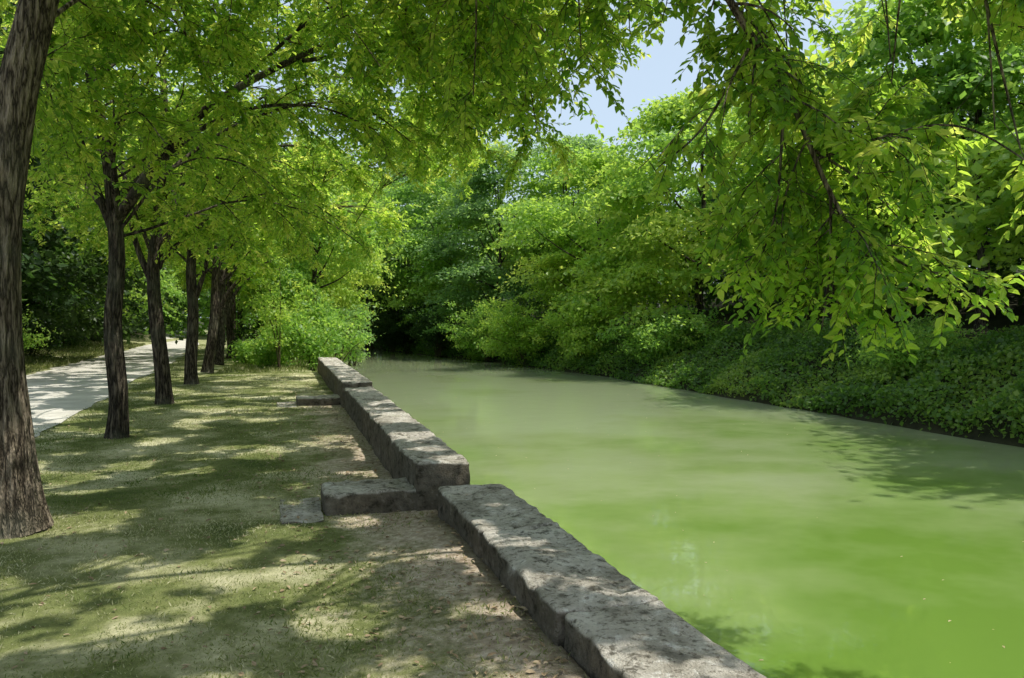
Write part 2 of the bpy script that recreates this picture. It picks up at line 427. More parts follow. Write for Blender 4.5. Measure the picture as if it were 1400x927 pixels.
def sprays_to(mb, rng, O, D, L, K, leaf, mleaf=0, mtwig=1, detail=True, wr=.27, twigs=True):
    n = len(O); D = nrm(D)
    side = nrm(np.cross(D, UP)+rng.normal(0, .15, (n, 3)))
    nu = nrm(np.cross(side, D)); nu[nu[:, 2] < 0] *= -1
    t = (np.arange(K)+.6)/K
    curve = lambda tt: O[:, None, :]+D[:, None, :]*(L[:, None]*tt[None, :])[..., None] - UP*(.28*L[:, None]*tt[None, :]**2)[..., None]
    P = curve(t)
    sg = np.where(np.arange(K) % 2 == 0, 1., -1.)
    dirs = D[:, None, :]*.55 + side[:, None, :]*sg[None, :, None]*.9 + rng.normal(0, .28, (n, K, 3))
    dirs[..., 2] -= .38
    nn = nu[:, None, :]*.9+UP*.35+rng.normal(0, .45, (n, K, 3))
    S = leaf*rng.uniform(.55, 1.2, (n, K))*(1-.3*np.abs(t-.45))[None, :]
    tint = np.clip(rng.normal(.44, .24, (n, 1))+rng.normal(0, .17, (n, K))+(rng.random((n, K)) > .98)*.5, 0, 1)
    V, F, q = leaves_geo(P.reshape(-1, 3), dirs.reshape(-1, 3), nn.reshape(-1, 3), S.ravel(), wr, detail)
    mb.add(V, F, mleaf, np.repeat(tint.ravel(), q))
    if twigs:
        tt = np.array([0, .5, 1.]); C = curve(tt)
        rr = np.array([.0035, .0026, .0015])
        ang = np.array([0, 2.094, 4.189])
        ring = (np.cos(ang)[None, None, :, None]*side[:, None, None, :]+np.sin(ang)[None, None, :, None]*nu[:, None, None, :])*rr[None, :, None, None]
        V = (C[:, :, None, :]+ring).reshape(-1, 3)
        base = np.arange(n)[:, None]*9
        q = []
        for a in range(2):
            for b in range(3):
                q.append([a*3+b, a*3+(b+1) % 3, (a+1)*3+(b+1) % 3, (a+1)*3+b])
        F = (base[:, None, :]+np.array(q)[None]).reshape(-1, 4)
        mb.add(V, F, mtwig)

CAM = np.array([0, 0, 1.65])
KX, KY = SDIR.x/SDIR.z, SDIR.y/SDIR.z
def pattern(qx, qy):
    return .42*float(vnoise(qx, qy, 1.5))+.58*float(vnoise(qx+9, qy+4, 3.6)) - (.045 if 1.05 < qx < 1.95 else 0) - (.02 if qy < 5 else 0)
GAP = .44
def shaft(p):  # drops sprays along sun rays to shape the lawn's light patches
    """gaps carved in the canopy, open along the light so sun flecks reach the lawn"""
    qx, qy = p[0]-KX*p[2], p[1]-KY*p[2]
    if qx > 1.95: return True
    return pattern(qx, qy) > GAP

def leafy(rng, pts, r0, r1, woods, sprays, anchors, start=.22, step=.17, sub=(.6, 1.6), sp_step=.045, keep=lambda p: True, keepl=None, sides=7):
    """limb tube + side branches with spray anchors"""
    pts = np.asarray(pts); n = len(pts)
    keepl = keepl or keep
    rad = np.linspace(0, 1, n)**.8*(r1-r0)+r0
    woods.append(tube(pts, rad, sides)); anchors.extend(list(pts[n//4:]))
    seg = np.linalg.norm(np.diff(pts, axis=0), axis=1); cum = np.concatenate([[0], np.cumsum(seg)]); tot = cum[-1]
    s = tot*start; T = nrm(np.gradient(pts, axis=0)); roll = rng.random()*6
    while s < tot:
        p = np.array([np.interp(s, cum, pts[:, a]) for a in range(3)])
        tg = nrm(np.array([np.interp(s, cum, T[:, a]) for a in range(3)]))
        roll += 2.4+rng.normal(0, .4)
        a = nrm(np.cross(tg, UP)+1e-4); b = np.cross(a, tg)
        pd = a*math.cos(roll)+b*math.sin(roll)*.6
        d = nrm(tg*.55+pd*.9+np.array([0, 0, .05]))
        ln = rng.uniform(*sub)*(1-.45*s/tot)
        m = 6; q = [p]; dd = d.copy()
        for _ in range(m-1):
            dd = nrm(dd+rng.normal(0, .12, 3)-np.array([0, 0, .12])); q.append(q[-1]+dd*ln/(m-1))
        q = np.array(q)
        if keep(q[-1]) and keep(q[3]):
            k = int(ln/sp_step)
            tt = nrm(q[-1]-q[0]); got = 0
            for u in np.linspace(.12, 1, k):
                pp = np.array([np.interp(u*(m-1), np.arange(m), q[:, c]) for c in range(3)])
                if not keepl(pp): continue
                sd = nrm(np.cross(tt, UP))*(1 if rng.random() < .5 else -1)
                ds = nrm(tt*.5+sd*rng.uniform(.3, 1.)+rng.normal(0, .3, 3)+np.array([0, 0, -.12])); ls = rng.uniform(.18, .38)
                if not keepl(pp+ds*ls*.8): continue
                sprays.append((pp, ds, ls)); got += 1
            if got > .2*k:
                rb = min(.012, np.interp(s, cum, rad)*.5)
                woods.append(tube(q, np.linspace(rb, .003, m), 5)); anchors.extend([q[3], q[5]])
        s += step*rng.uniform(.6, 1.4)

def shade_canopy(rng, anchors, b, boxes, woods, sprays, ns=14):  # extra foliage, mostly above the view, placed to shade lawn and path
    """leafy branchlets added to the upper crown to cast dappled shade"""
    A = np.array(anchors)
    for (x0, x1, y0, y1, z0, z1, n) in boxes:
        for _ in range(n):
            qx, qy = rng.uniform(x0, x1), rng.uniform(y0, y1)
            if pattern(qx, qy) < GAP+.015: continue
            best = None
            for _t in range(5):
                z = rng.uniform(z0, z1)
                P = np.array([qx+KX*z, qy+KY*z, z])-b
                dist = np.linalg.norm(A-P, axis=1); i = int(np.argmin(dist))
                if best is None or dist[i] < best[0]: best = (dist[i], P, A[i])
            if best[0] > 2.2: continue
            _, P, a = best
            if np.linalg.norm(P+b-CAM) < 3.3: continue
            woods.append(tube(spline([a, (a+P)/2+np.array([0, 0, .08])+rng.normal(0, .05, 3), P], 7), np.linspace(.009, .003, 7), 5))
            for _s in range(ns):
                pp = P+rng.normal(0, .14, 3); ds = rng.normal(0, 1, 3); ds[2] = ds[2]*.3-.2; ds = nrm(ds)
                ls = rng.uniform(.16, .32)
                pe = pp+b+ds*ls*.8
                if pattern(pe[0]-KX*pe[2], pe[1]-KY*pe[2]) < GAP-.005: continue
                sprays.append((pp, ds, ls))

def rand_limb(rng, start, az, el, ln):
    d = np.array([math.cos(az)*math.cos(el), math.sin(az)*math.cos(el), math.sin(el)])
    pts = [np.array(start, float)]; n = 11
    for k in range(n-1):
        d = nrm(d+rng.normal(0, .1, 3)+np.array([0, 0, .03 if k < 4 else -.15]))
        pts.append(pts[-1]+d*ln/(n-1))
    return np.array(pts)

def wood_mesh(name, tubes, mat):
    mb = MB()
    for V, F in tubes: mb.add(V, F)
    return mb.mesh(name, [mat], True)

def row_tree(seed, base, trunk, r0, extra, label, nl=14, hmin=2.7, hmax=6.4, group=None, reach=(3.0, 4.6), leaf=.1,
             keep=None, bias=.05, hi=False, name='hackberry_tree', bark=BARK, step=.19, K=10, detail=True, flare=.32, gaps=True, lr=.28, fill=()):
    rng = np.random.default_rng(seed)
    root = empty(name, base, label, 'tree', group)
    b = np.array(base, float)
    tp = spline(trunk, 110 if hi else 50)
    z = tp[:, 2]; zt = z[-1]
    rad = r0*(1-.72*(z/zt)**1.3) + r0*flare*np.exp(-np.maximum(z, 0)/.2)
    V, F = tube(tp, rad, 80 if hi else 28, .085, seed)
    link('trunk', mesh_np('trunk', V, F, [bark], smooth=True), root)
    if keep is None: keep = lambda p: p[2] > 2.35
    kp = lambda p: keep(p+b)
    kl = (lambda p: keep(p+b) and shaft(p+b)) if gaps else kp
    sprays = []; anchors = []
    for (ctrl, ra, rb, st, sb) in extra:
        woods = []
        pts = spline(np.asarray(ctrl, float)-b, 24)
        leafy(rng, pts, ra, rb, woods, sprays, anchors, st, step*.75, sb, keep=kp, keepl=kl, sides=10)
        link('limb', wood_mesh('limb', woods, bark), root)
    for k in range(nl):
        t = (k+.5)/nl; h = hmin+(hmax-hmin)*t
        i = int(np.argmin(abs(z-h)))
        az = k*2.4+rng.normal(0, .25)
        ln = rng.uniform(*reach)*(1-.3*t)*(1+bias*math.cos(az))
        woods = []
        leafy(rng, rand_limb(rng, tp[i], az, R(rng.uniform(15, 40)+24*t), ln), rad[i]*lr, .007, woods, sprays, anchors, .2, step, keep=kp, keepl=kl)
        link('limb', wood_mesh('limb', woods, bark), root)
    mb = MB()
    if fill:
        woods = []; n0 = len(sprays)
        shade_canopy(rng, anchors, b, fill, woods, sprays)
        for V, F in woods: mb.add(V, F, 1)
    O = np.array([s[0] for s in sprays]); D = np.array([s[1] for s in sprays]); L = np.array([s[2] for s in sprays])
    sprays_to(mb, rng, O, D, L, K, leaf, detail=detail, twigs=detail)
    link('crown', mb.mesh('crown', [LEAF_NEAR, TWIG]), root)
    return root

def copy_tree(src, loc, rz, sc, label, group=None):
    c = src.copy(); COL.objects.link(c); c.location = loc; c.rotation_euler = (0, 0, rz); c.scale = (sc, sc, sc)
    c['label'] = label
    if group: c['group'] = group
    for ch in src.children:
        k = ch.copy(); COL.objects.link(k); k.parent = c
    return c

def keep_near(p):
    d = .287*p[0]+.958*p[1]
    if np.linalg.norm(p-CAM) < 3.3: return False
    if d < 3.0 and p[2] < 4: return False
    if p[0] < 1.9: return p[2] > 3.1
    wx, wy_ = p[0]-KX*(p[2]+.7), p[1]-KY*(p[2]+.7)
    if wx > 2.8 and .287*wx+.958*wy_ > 5.2 and (wx-3.0)**2+(wy_-5.1)**2 > .24: return False
    if p[2] < 4.4 and vnoise(p[0]*1.4+p[2]*.9, p[1]*1.4-p[2]*1.3, 1.) < .17: return False
    return p[2] > np.interp(p[0], [2.2, 2.9, 3.3, 3.7, 4.6], [2.3, 1.7, 1.4, 1.6, 2.1])

# the tree beside the viewer whose limbs hang over the water
B0 = (-2.25, 1.9, 0)
row_tree(5, B0, [(0, 0, -.1), (0, 0, 1), (.03, .02, 2.4), (.05, .0, 3.6), (0, .1, 5.2), (.1, .1, 7.2)], .2, [
    ([(-2.2, 1.9, 3.2), (-1.2, 2.8, 5.0), (.6, 3.9, 5.7), (1.8, 4.3, 5.0), (2.7, 4.35, 3.78), (3.12, 4.25, 3.12), (3.36, 4.15, 2.5), (3.62, 4.0, 1.95), (3.85, 3.95, 1.75)], .052, .005, .5, (.5, 1.1)),
    ([(2.88, 4.32, 3.4), (2.6, 4.4, 2.9), (2.34, 4.5, 2.65)], .012, .004, .2, (.4, .8)),
    ([(3.3, 4.2, 2.7), (3.9, 3.75, 2.85), (4.3, 3.4, 2.5)], .012, .004, .1, (.5, 1.0)),
    ([(3.1, 4.25, 3.1), (3.15, 4.4, 2.4), (3.05, 4.5, 1.95)], .012, .004, .2, (.5, .9)),
    ([(3.45, 4.1, 2.3), (3.75, 3.9, 2.0), (4.0, 3.8, 1.95)], .012, .004, .1, (.5, .9)),
    ([(3.38, 4.15, 2.5), (3.42, 4.2, 2.0), (3.36, 4.2, 1.6)], .011, .004, .15, (.4, .8)),
    ([(3.3, 4.2, 2.75), (3.8, 4.35, 2.6), (4.25, 4.45, 2.35)], .012, .004, .15, (.4, .8)),
    ([(2.75, 4.35, 3.72), (3.3, 4.4, 3.3), (3.6, 4.4, 2.7)], .012, .004, .1, (.5, .9)),
    ([(2.3, 4.4, 4.3), (2.9, 4.5, 4.0), (3.4, 4.6, 3.5)], .014, .004, .1, (.5, 1.0)),
    ([(-2.2, 1.9, 3.4), (0, 2.6, 6.0), (2.3, 3.2, 6.0), (3.5, 3.5, 4.8), (4.0, 3.6, 3.6), (4.3, 3.6, 2.7)], .04, .005, .4, (.5, 1.3)),
    ([(3.6, 3.55, 4.6), (3.7, 3.9, 3.8), (3.8, 4.1, 3.2)], .012, .004, .1, (.5, 1.0)),
    ([(3.5, 3.5, 4.8), (3.9, 3.6, 4.3), (4.05, 3.62, 3.5), (4.1, 3.6, 2.8)], .012, .004, .1, (.6, 1.1)),
    ([(2.3, 3.2, 6.0), (3.0, 3.6, 5.0), (3.5, 3.9, 4.1), (3.7, 4.0, 3.3)], .014, .004, .2, (.6, 1.2)),
    ([(2.3, 3.2, 6.0), (3.1, 4.6, 5.8), (3.8, 5.5, 5.2), (4.15, 5.8, 4.4)], .018, .005, .3, (.5, 1.1)),
    ([(2.3, 3.2, 6.0), (3.0, 4.4, 5.2), (3.6, 5.0, 4.4), (3.9, 5.3, 3.7)], .016, .004, .25, (.5, 1.1)),
    ([(2.3, 3.2, 6.0), (3.3, 4.2, 5.4), (4.0, 4.6, 4.6), (4.4, 4.8, 3.9)], .016, .004, .25, (.6, 1.2)),
    ([(3.5, 3.5, 4.8), (4.1, 3.4, 4.2), (4.35, 3.4, 3.4), (4.5, 3.35, 2.8)], .014, .004, .15, (.6, 1.2)),
    ([(3.5, 3.5, 4.8), (4.2, 3.7, 4.3), (4.5, 3.75, 3.7)], .013, .004, .15, (.6, 1.2)),
    ([(.6, 3.9, 5.7), (1.6, 5.0, 5.6), (2.2, 5.7, 4.8), (2.4, 6.0, 3.9)], .022, .005, .2, (.5, 1.0)),
    ([(.6, 3.9, 5.7), (2.0, 4.9, 5.2), (2.6, 5.6, 4.5), (2.75, 5.8, 4.0)], .016, .004, .3, (.4, .8)),
    ([(.6, 3.9, 5.7), (1.2, 5.2, 5.2), (1.5, 6.0, 4.3), (1.6, 6.5, 3.6)], .022, .005, .2, (.5, 1.0)),
    ([(-2.2, 1.9, 3.6), (-1, 4, 5.5), (.2, 5.6, 5.9), (1.0, 6.4, 5.4)], .04, .008, .3, (.5, 1.3)),
    ([(-2.2, 1.9, 4.5), (-.8, 2.8, 6.4), (.8, 3.6, 7.2), (2.4, 4.2, 7.0), (3.4, 4.4, 6.4)], .04, .008, .25, (.8, 1.9)),  # high limbs from here on are above the view, added to dapple the lawn
    ([(-2.2, 1.9, 4.5), (-1, 1.4, 6.4), (.6, .9, 7.0), (2.2, .7, 6.8), (3.4, .6, 6.2)], .04, .008, .25, (.8, 1.9)),
    ([(-2.2, 2.0, 5), (-1.4, 3.8, 6.6), (-.4, 5, 7), (.6, 5.8, 6.8)], .035, .008, .25, (.8, 1.9)),
    ([(-2.2, 1.9, 4.8), (-.6, 2.4, 6.0), (.8, 2.6, 6.4), (2.4, 2.6, 6.2), (3.4, 2.5, 5.7)], .035, .008, .25, (.8, 1.7)),
    ], 'tree beside the viewer whose drooping limb hangs over the water at top right', nl=5, hmin=4.5, hmax=7, keep=keep_near, leaf=.094, step=.165, K=10,
    fill=[(-3.4, 1.9, 2.2, 5.6, 4.9, 7.0, 420)])

def keep1(p):
    if np.linalg.norm(p-CAM) < 3.6: return False
    return p[2] > (2.95 if p[0] > 1.2 else 3.1)
B1 = (-2.08, 6.85, 0)
row_tree(11, B1, [(.1, 0, -.1), (.03, 0, .5), (-.05, .02, 1.5), (-.02, .02, 2.4), (.1, 0, 3.3), (.32, .05, 4.4), (.5, .1, 5.6), (.5, .1, 7.4)], .185, [
    ([(-1.75, 6.9, 4.4), (-1.2, 6.85, 5.0), (-.6, 6.85, 5.3), (.5, 6.9, 5.6), (1.7, 6.9, 5.0), (2.5, 6.8, 4.2)], .045, .008, .3, (.5, 1.3)),
    ([(-.6, 6.85, 5.3), (.4, 7.6, 5.5), (1.2, 8.2, 5.0), (1.7, 8.6, 4.2)], .03, .006, .15, (.5, 1.2)),
    ([(-.6, 6.85, 5.3), (.9, 7.6, 5.7), (2.0, 8.4, 5.3), (2.5, 8.9, 4.5)], .03, .006, .25, (.5, 1.2)),
    ([(.5, 6.9, 5.6), (1.6, 7.4, 5.4), (2.4, 7.8, 4.6), (2.7, 8.0, 3.7)], .025, .005, .15, (.5, 1.1)),
    ([(.5, 6.9, 5.6), (1.9, 7.6, 5.6), (2.9, 8.2, 5.0), (3.3, 8.5, 4.2)], .025, .005, .25, (.5, 1.1)),
    ([(-1.9, 6.9, 3.9), (-1.6, 8.2, 4.8), (-1.1, 9.4, 5.0), (-.6, 10.2, 4.2)], .025, .005, .25, (.6, 1.3)),
    ([(-2.05, 6.9, 3.4), (-2.2, 8.0, 4.0), (-2.3, 9.0, 4.1), (-2.3, 9.8, 3.5)], .022, .005, .3, (.5, 1.1)),
    ([(-1.75, 6.9, 4.6), (-.9, 6.4, 6.6), (.6, 6.0, 7.3), (2.2, 5.6, 7.0), (3.3, 5.3, 6.4)], .04, .008, .25, (.8, 1.9)),  # this and the limbs below: out of view, added for lawn shade
    ([(-1.65, 6.9, 5), (-1, 8, 6.8), (.4, 9, 7.3), (1.8, 9.6, 6.9)], .035, .008, .25, (.8, 1.9)),
    ([(-1.65, 6.9, 5), (-1.5, 5.4, 6.4), (-.6, 4.4, 6.7), (.4, 3.8, 6.4)], .035, .008, .25, (.8, 1.9)),
    ([(-1.65, 6.9, 4.9), (-.8, 7.0, 6.2), (.6, 7.3, 6.6), (1.8, 7.4, 6.3), (3.0, 7.4, 5.8)], .035, .008, .25, (.8, 1.7)),
    ], 'thick fissured trunk cut by the left edge, nearest tree of the row', hi=True, keep=keep1, leaf=.1, hmin=4.3, lr=.2, K=10,
    fill=[(-3.4, 1.9, 5.4, 10.2, 4.7, 7.2, 500)])

B2 = (-2.24, 11.95, 0)
row_tree(21, B2, [(0, 0, -.1), (.03, 0, .6), (-.03, 0, 1.6), (.03, 0, 2.6), (-.06, 0, 3.9), (-.28, 0, 5.2), (-.4, .1, 7.5)], .122, [
    ([(-2.26, 11.95, 3.0), (-1.2, 11.4, 4.35), (.0, 10.9, 5.1), (1.3, 10.4, 5.55), (2.6, 10.2, 5.5)], .085, .014, .64, (.5, 1.3)),
    ([(-2.2, 11.95, 3.4), (-.8, 11.2, 4.4), (.4, 10.9, 4.6), (1.3, 10.8, 4.3)], .045, .008, .5, (.5, 1.2)),
    ([(-2.24, 11.95, 2.9), (-2.62, 12.0, 4.0), (-2.85, 12.1, 5.4), (-2.9, 12.2, 6.8)], .07, .015, .4, (.6, 1.4)),
    ([(-.9, 11.4, 4.6), (.8, 11.3, 6.2), (2.2, 11.3, 6.4), (3.3, 11.4, 5.6)], .03, .007, .25, (.6, 1.3)),
    ([(.3, 10.9, 5.2), (1.6, 11.7, 5.7), (2.6, 12.1, 5.2), (3.0, 12.3, 4.4)], .03, .007, .2, (.6, 1.3)),
    ([(-2.2, 11.95, 3.2), (-.6, 12.2, 4.6), (1.0, 12.1, 5.0), (2.2, 12.0, 4.3)], .035, .007, .25, (.5, 1.2)),
    ([(-2.2, 11.95, 2.9), (-1.4, 11.6, 3.8), (-.6, 11.5, 3.9), (.1, 11.4, 3.4)], .025, .005, .2, (.5, 1.1)),
    ([(-2.2, 11.95, 3.0), (-2.0, 10.8, 4.0), (-1.6, 9.9, 4.1), (-1.2, 9.2, 3.6)], .025, .005, .2, (.5, 1.1)),
    ([(-2.5, 12, 5), (-1, 11, 7), (.6, 10.4, 7.6), (2, 10, 7.2), (3.2, 9.7, 6.6)], .04, .008, .25, (.8, 1.9)),  # upper limbs added to throw dappled shade on the lawn
    ([(-2.5, 12, 5), (-1, 13, 7), (.8, 14, 7.6), (2.2, 14.6, 7.2)], .04, .008, .25, (.8, 1.9)),
    ], 'slim dark forked trunk second from the left in the row along the path', hi=True, keep=lambda p: p[2] > 2.6, bark=BARK_D, lr=.24,
    fill=[(-3.4, 1.9, 10.2, 15., 4.8, 7.5, 420), (-6.8, -3.5, 11, 16, 4, 7, 160)])
B3 = (-2.24, 16.6, 0)
row_tree(31, B3, [(0, 0, -.1), (-.03, 0, .6), (-.18, 0, 2.4), (-.1, 0, 3.6), (.05, 0, 5.), (0, .1, 7.6)], .138, [
    ([(-2.4, 16.6, 2.3), (-2.75, 16.6, 3.3), (-2.95, 16.6, 4.8), (-3.0, 16.6, 6.6)], .08, .015, .4, (.6, 1.4)),
    ([(-2.3, 16.6, 3.2), (-.8, 16.4, 4.9), (.6, 16.3, 5.2), (1.8, 16.1, 4.4)], .05, .008, .3, (.5, 1.3)),
    ([(-2.2, 16.6, 4.2), (-.4, 16.6, 6.2), (1.4, 16.6, 6.8), (2.9, 16.6, 6.2)], .04, .008, .3, (.6, 1.4)),
    ([(-2.3, 16.6, 2.8), (-1.2, 16.2, 3.8), (-.2, 15.9, 3.9), (.5, 15.8, 3.2)], .03, .007, .2, (.5, 1.2)),
    ([(-2.3, 16.6, 2.7), (-1.8, 15.6, 3.7), (-1.2, 14.6, 3.9), (-.6, 13.9, 3.3)], .03, .007, .2, (.5, 1.2)),
    ([(-2.4, 16.6, 2.8), (-2.6, 15.4, 3.8), (-2.6, 14.2, 3.8), (-2.5, 13.3, 3.2)], .03, .007, .2, (.5, 1.1)),
    ], 'leaning dark trunk third from the left in the row along the path', hi=True, bark=BARK_D, keep=lambda p: p[2] > 2.5, lr=.24,
    fill=[(-3.4, 1.9, 15., 20., 4.5, 7.5, 280), (-6.9, -3.5, 15, 22, 3.8, 7, 300)])
B4 = (-2.26, 21.5, 0)
t4 = row_tree(41, B4, [(0, 0, -.1), (0, 0, .6), (.06, 0, 1.8), (.02, 0, 3.), (.12, 0, 5.), (0, .1, 7.6)], .148, [
    ([(-2.22, 21.5, 2.0), (-1.85, 21.4, 3.2), (-1.65, 21.3, 4.6), (-1.6, 21.3, 6.2)], .08, .015, .4, (.6, 1.4))],
              'short dark forked trunk fourth from the left in the row along the path', bark=BARK_D, detail=False, leaf=.125,
              fill=[(-3.4, 1.6, 20, 25., 4, 7.4, 120), (-7, -3.5, 20, 26, 3.6, 7, 220)])
B5 = (-2.3, 26.2, 0)
t5 = row_tree(51, B5, [(0, 0, -.1), (.1, 0, .6), (.25, 0, 1.8), (.3, 0, 3.), (.4, 0, 5.), (.3, .1, 7.6)], .155, [
    ([(-2.05, 26.2, 1.6), (-1.6, 26, 2.6), (-.9, 25.8, 3.3), (-.3, 25.6, 3.6)], .1, .02, .5, (.5, 1.2))],
    'right-leaning trunk with a low slanting limb, fifth in the row', bark=BARK_D, detail=False, leaf=.125,
    fill=[(-7.2, -3.5, 24, 31, 3.6, 7, 200)])
for k, y in enumerate((31.2, 36.2, 41.4, 46.8)):
    copy_tree(t4 if k % 2 else t5, (-2.3+.15*math.sin(k*2), y, 0), 1.1+k*1.9, 1+.07*(k % 3),
              'small far trunk of the row, seen beyond the leaning fifth tree', 'far trunks at the end of the tree row')

# ------------------------------------------------------------------ background trees
def blob_tree(seed, H, Rr, base, leafm, nl=11, ncl=300, lpc=95, leaf=.2, trunk_r=.16, low=0.):
    rng = np.random.default_rng(seed)
    lob = []
    for k in range(nl):
        t = (k+.5)/nl
        prof = Rr*(math.sin(math.pi*min(1, .22+.76*t**.9))**.55)
        a = k*2.4+rng.normal(0, .4); rr = prof*rng.uniform(.5, .95)*(1 if k < nl-1 else .25)
        lob.append((rr*math.cos(a), rr*math.sin(a), base+(H-base)*(.06+.84*t)+rng.normal(0, .3), Rr*rng.uniform(.26, .42)))
    lob = np.array(lob); ltint = rng.normal(0, .18, nl)
    li = rng.integers(0, nl, ncl)
    dv = rng.normal(0, 1, (ncl, 3)); dv[:, 2] += .75; dv = nrm(dv)
    C = lob[li, :3]+dv*lob[li, 3:4]*rng.uniform(.65, 1.15, (ncl, 1))
    C[:, 2] = np.maximum(C[:, 2], base*.6)
    # every clump is a drooping fan of leafy twigs pointing away from the trunk
    out = C*np.array([1, 1, 0]); out = nrm(out+rng.normal(0, .5, (ncl, 3))*np.array([1, 1, .4]))
    sd = nrm(np.cross(out, UP))
    cr = rng.uniform(.38, .85, ncl)*(Rr/4)
    u = rng.normal(0, .85, (ncl, lpc)); v = rng.normal(0, .6, (ncl, lpc)); h = rng.normal(0, .15, (ncl, lpc))
    h = h-.34*np.maximum(u, 0)**1.5-.2*v*v
    P = (C[:, None, :]+(u[..., None]*out[:, None, :]+v[..., None]*sd[:, None, :]+h[..., None]*UP)*cr[:, None, None]).reshape(-1, 3)
    nn = np.repeat(dv, lpc, 0)*.6+UP*.7+rng.normal(0, .4, P.shape)
    dd = np.repeat(out, lpc, 0)*.6+rng.normal(0, .8, P.shape); dd[:, 2] -= .45
    S = leaf*rng.uniform(.55, 1.2, len(P))
    tint = np.clip(np.repeat(rng.normal(.46, .17, ncl)+ltint[li], lpc)+rng.normal(0, .12, len(P)), 0, 1)
    keep = P[:, 2] > low
    P, nn, dd, S, tint = P[keep], nn[keep], dd[keep], S[keep], tint[keep]
    V, F, q = leaves_geo(P, dd, nn, S, .28, False)
    mb = MB(); mb.add(V, F, 0, np.repeat(tint, q))
    crown = mb.mesh('crown', [leafm])
    woods = []
    tp = spline([(0, 0, -.6), (.1, .05, H*.2), (-.1, .1, H*.5), (.05, 0, H*.85)], 22)
    woods.append(tube(tp, np.linspace(trunk_r*1.2, .03, 22), 12, .05, seed))
    for k in range(2, nl):
        c = lob[k, :3]; st = tp[int(np.clip(np.argmin(abs(tp[:, 2]-c[2]*.62)), 2, 20))]
        woods.append(tube(spline([st, st*.45+c*.55+np.array([0, 0, -.2]), c], 8), np.linspace(trunk_r*.38, .015, 8), 6))
    return crown, wood_mesh('trunk', woods, BARK_D)

BT = {
 'bright1': blob_tree(101, 10.5, 4.4, .6, LEAF_BRIGHT, nl=12, ncl=310, leaf=.22),
 'bright2': blob_tree(102, 10.5, 4.0, .8, LEAF_BRIGHT, ncl=280, leaf=.21),
 'mid1': blob_tree(103, 12, 4.6, 1.6, LEAF_MID, nl=12, ncl=320, leaf=.24),
 'mid2': blob_tree(104, 11, 4.2, 2.0, LEAF_MID, ncl=290, leaf=.23),
 'dark1': blob_tree(105, 13, 4.6, .8, LEAF_SHADE, ncl=340, leaf=.26),
 'grey1': blob_tree(107, 13, 4.4, .8, LEAF_GREY, nl=13, ncl=330, leaf=.23),
}
BH = {'bright1': 10.5, 'bright2': 10.5, 'mid1': 12, 'mid2': 11, 'dark1': 13, 'grey1': 13}
def bg_tree(kind, x, y, H, label, wide=1., rz=None, z=None, group=None, name='broadleaf_tree'):
    if z is None:
        off = x-float(Rb(y))
        z = float(bank_z(off, y)) if off > -1 else float(max(0, lawn_z(np.array(x), np.array(y))))
    r = empty(name, (x, y, z-.1), label, 'tree', group)
    s = H/BH[kind]; r.scale = (s*wide, s*wide, s)
    r.rotation_euler = (0, 0, rz if rz is not None else (x*3.7+y*1.3) % 6.28)
    link('crown', BT[kind][0], r); link('trunk', BT[kind][1], r)
    return r

# far bank, front row (right to left in the photograph)
bg_tree('mid1', 19.2, 7.5, 13.5, 'tall tree past the right edge, added out of view to shade the far-bank water', 1.15)  # unseen tree added to shade the water along the bank
bg_tree('bright1', 22.6, 13.5, 12, 'leafy tree behind the ivy bank at the right edge of the photo', 1.2)
bg_tree('mid2', 20.6, 18.5, 11.2, 'mid green tree above the ivy bank behind the hanging branch tips', 1.15)
bg_tree('bright2', 19.8, 24.5, 11, 'yellow-green tree above the ivy bank, left of the hanging branch', 1.15)
bg_tree('bright1', 17.6, 30, 11.0, 'tall bright tree right of the sky gap on the far bank', 1.1)
bg_tree('bright1', 15.6, 36.5, 9.8, 'broad glowing lime-green tree at the middle of the far bank, foliage near the water', 1.2, 2.1)
bg_tree('bright2', 16.4, 43.5, 11.8, 'lime-green tree just under the left end of the sky gap', 1.1)
bg_tree('grey1', 13.2, 47, 12, 'grey-green tree left of the glowing lime tree, dipping to the water', 1.15)
bg_tree('mid1', 11.7, 54, 12.5, 'mid green tree standing over the shaded far corner of the canal', 1.1)
bg_tree('grey1', 12.0, 61, 15, 'tall pale grey-green tree rising over the far end of the canal', 1.1)
bg_tree('dark1', 8.8, 61, 7.5, 'low tree added over the very end of the water, coloured dark as its shade', 1.3, z=-.6)  # dark leaves stand in for the shade at the canal end
# far bank, second row
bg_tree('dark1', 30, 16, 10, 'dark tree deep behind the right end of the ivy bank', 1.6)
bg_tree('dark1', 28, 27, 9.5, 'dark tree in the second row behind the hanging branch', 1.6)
bg_tree('mid1', 26, 38, 10, 'mid green crown behind the glowing lime tree', 1.5)
bg_tree('grey1', 21, 53, 13, 'grey-green crown behind the lime tree under the sky gap', 1.2)
# end of the canal
bg_tree('mid1', 7.4, 70, 16, 'green tree closing the canal at its far end', 1.25)
bg_tree('bright2', 3.2, 76, 18, 'tall lighter tree behind the bushes of the near bank', 1.2)
bg_tree('grey1', 12, 76, 20, 'tallest hazy tree at the far end above the canal', 1.25)
bg_tree('mid2', -2, 86, 19, 'tall tree far beyond the end of the tree row', 1.2)
bg_tree('dark1', -7.2, 100, 16, 'dark tree closing the gravel path at its far end', 1.4)
# near bank beyond the wall
bg_tree('bright2', 1.5, 36, 9.6, 'bright yellow-green tree on the near bank past the wall, leaning to water', .85, z=.9)
bg_tree('bright1', 2.2, 46, 11.6, 'second bright tree on the near bank, behind the leaning yellow-green one', .8, z=.6)
bg_tree('mid2', 3.4, 56, 12.5, 'mid green tree on the near bank at the canal bend', .9)
bg_tree('mid1', -.8, 44, 9.5, 'mid green tree between the tree row and the near bank bushes', .8)
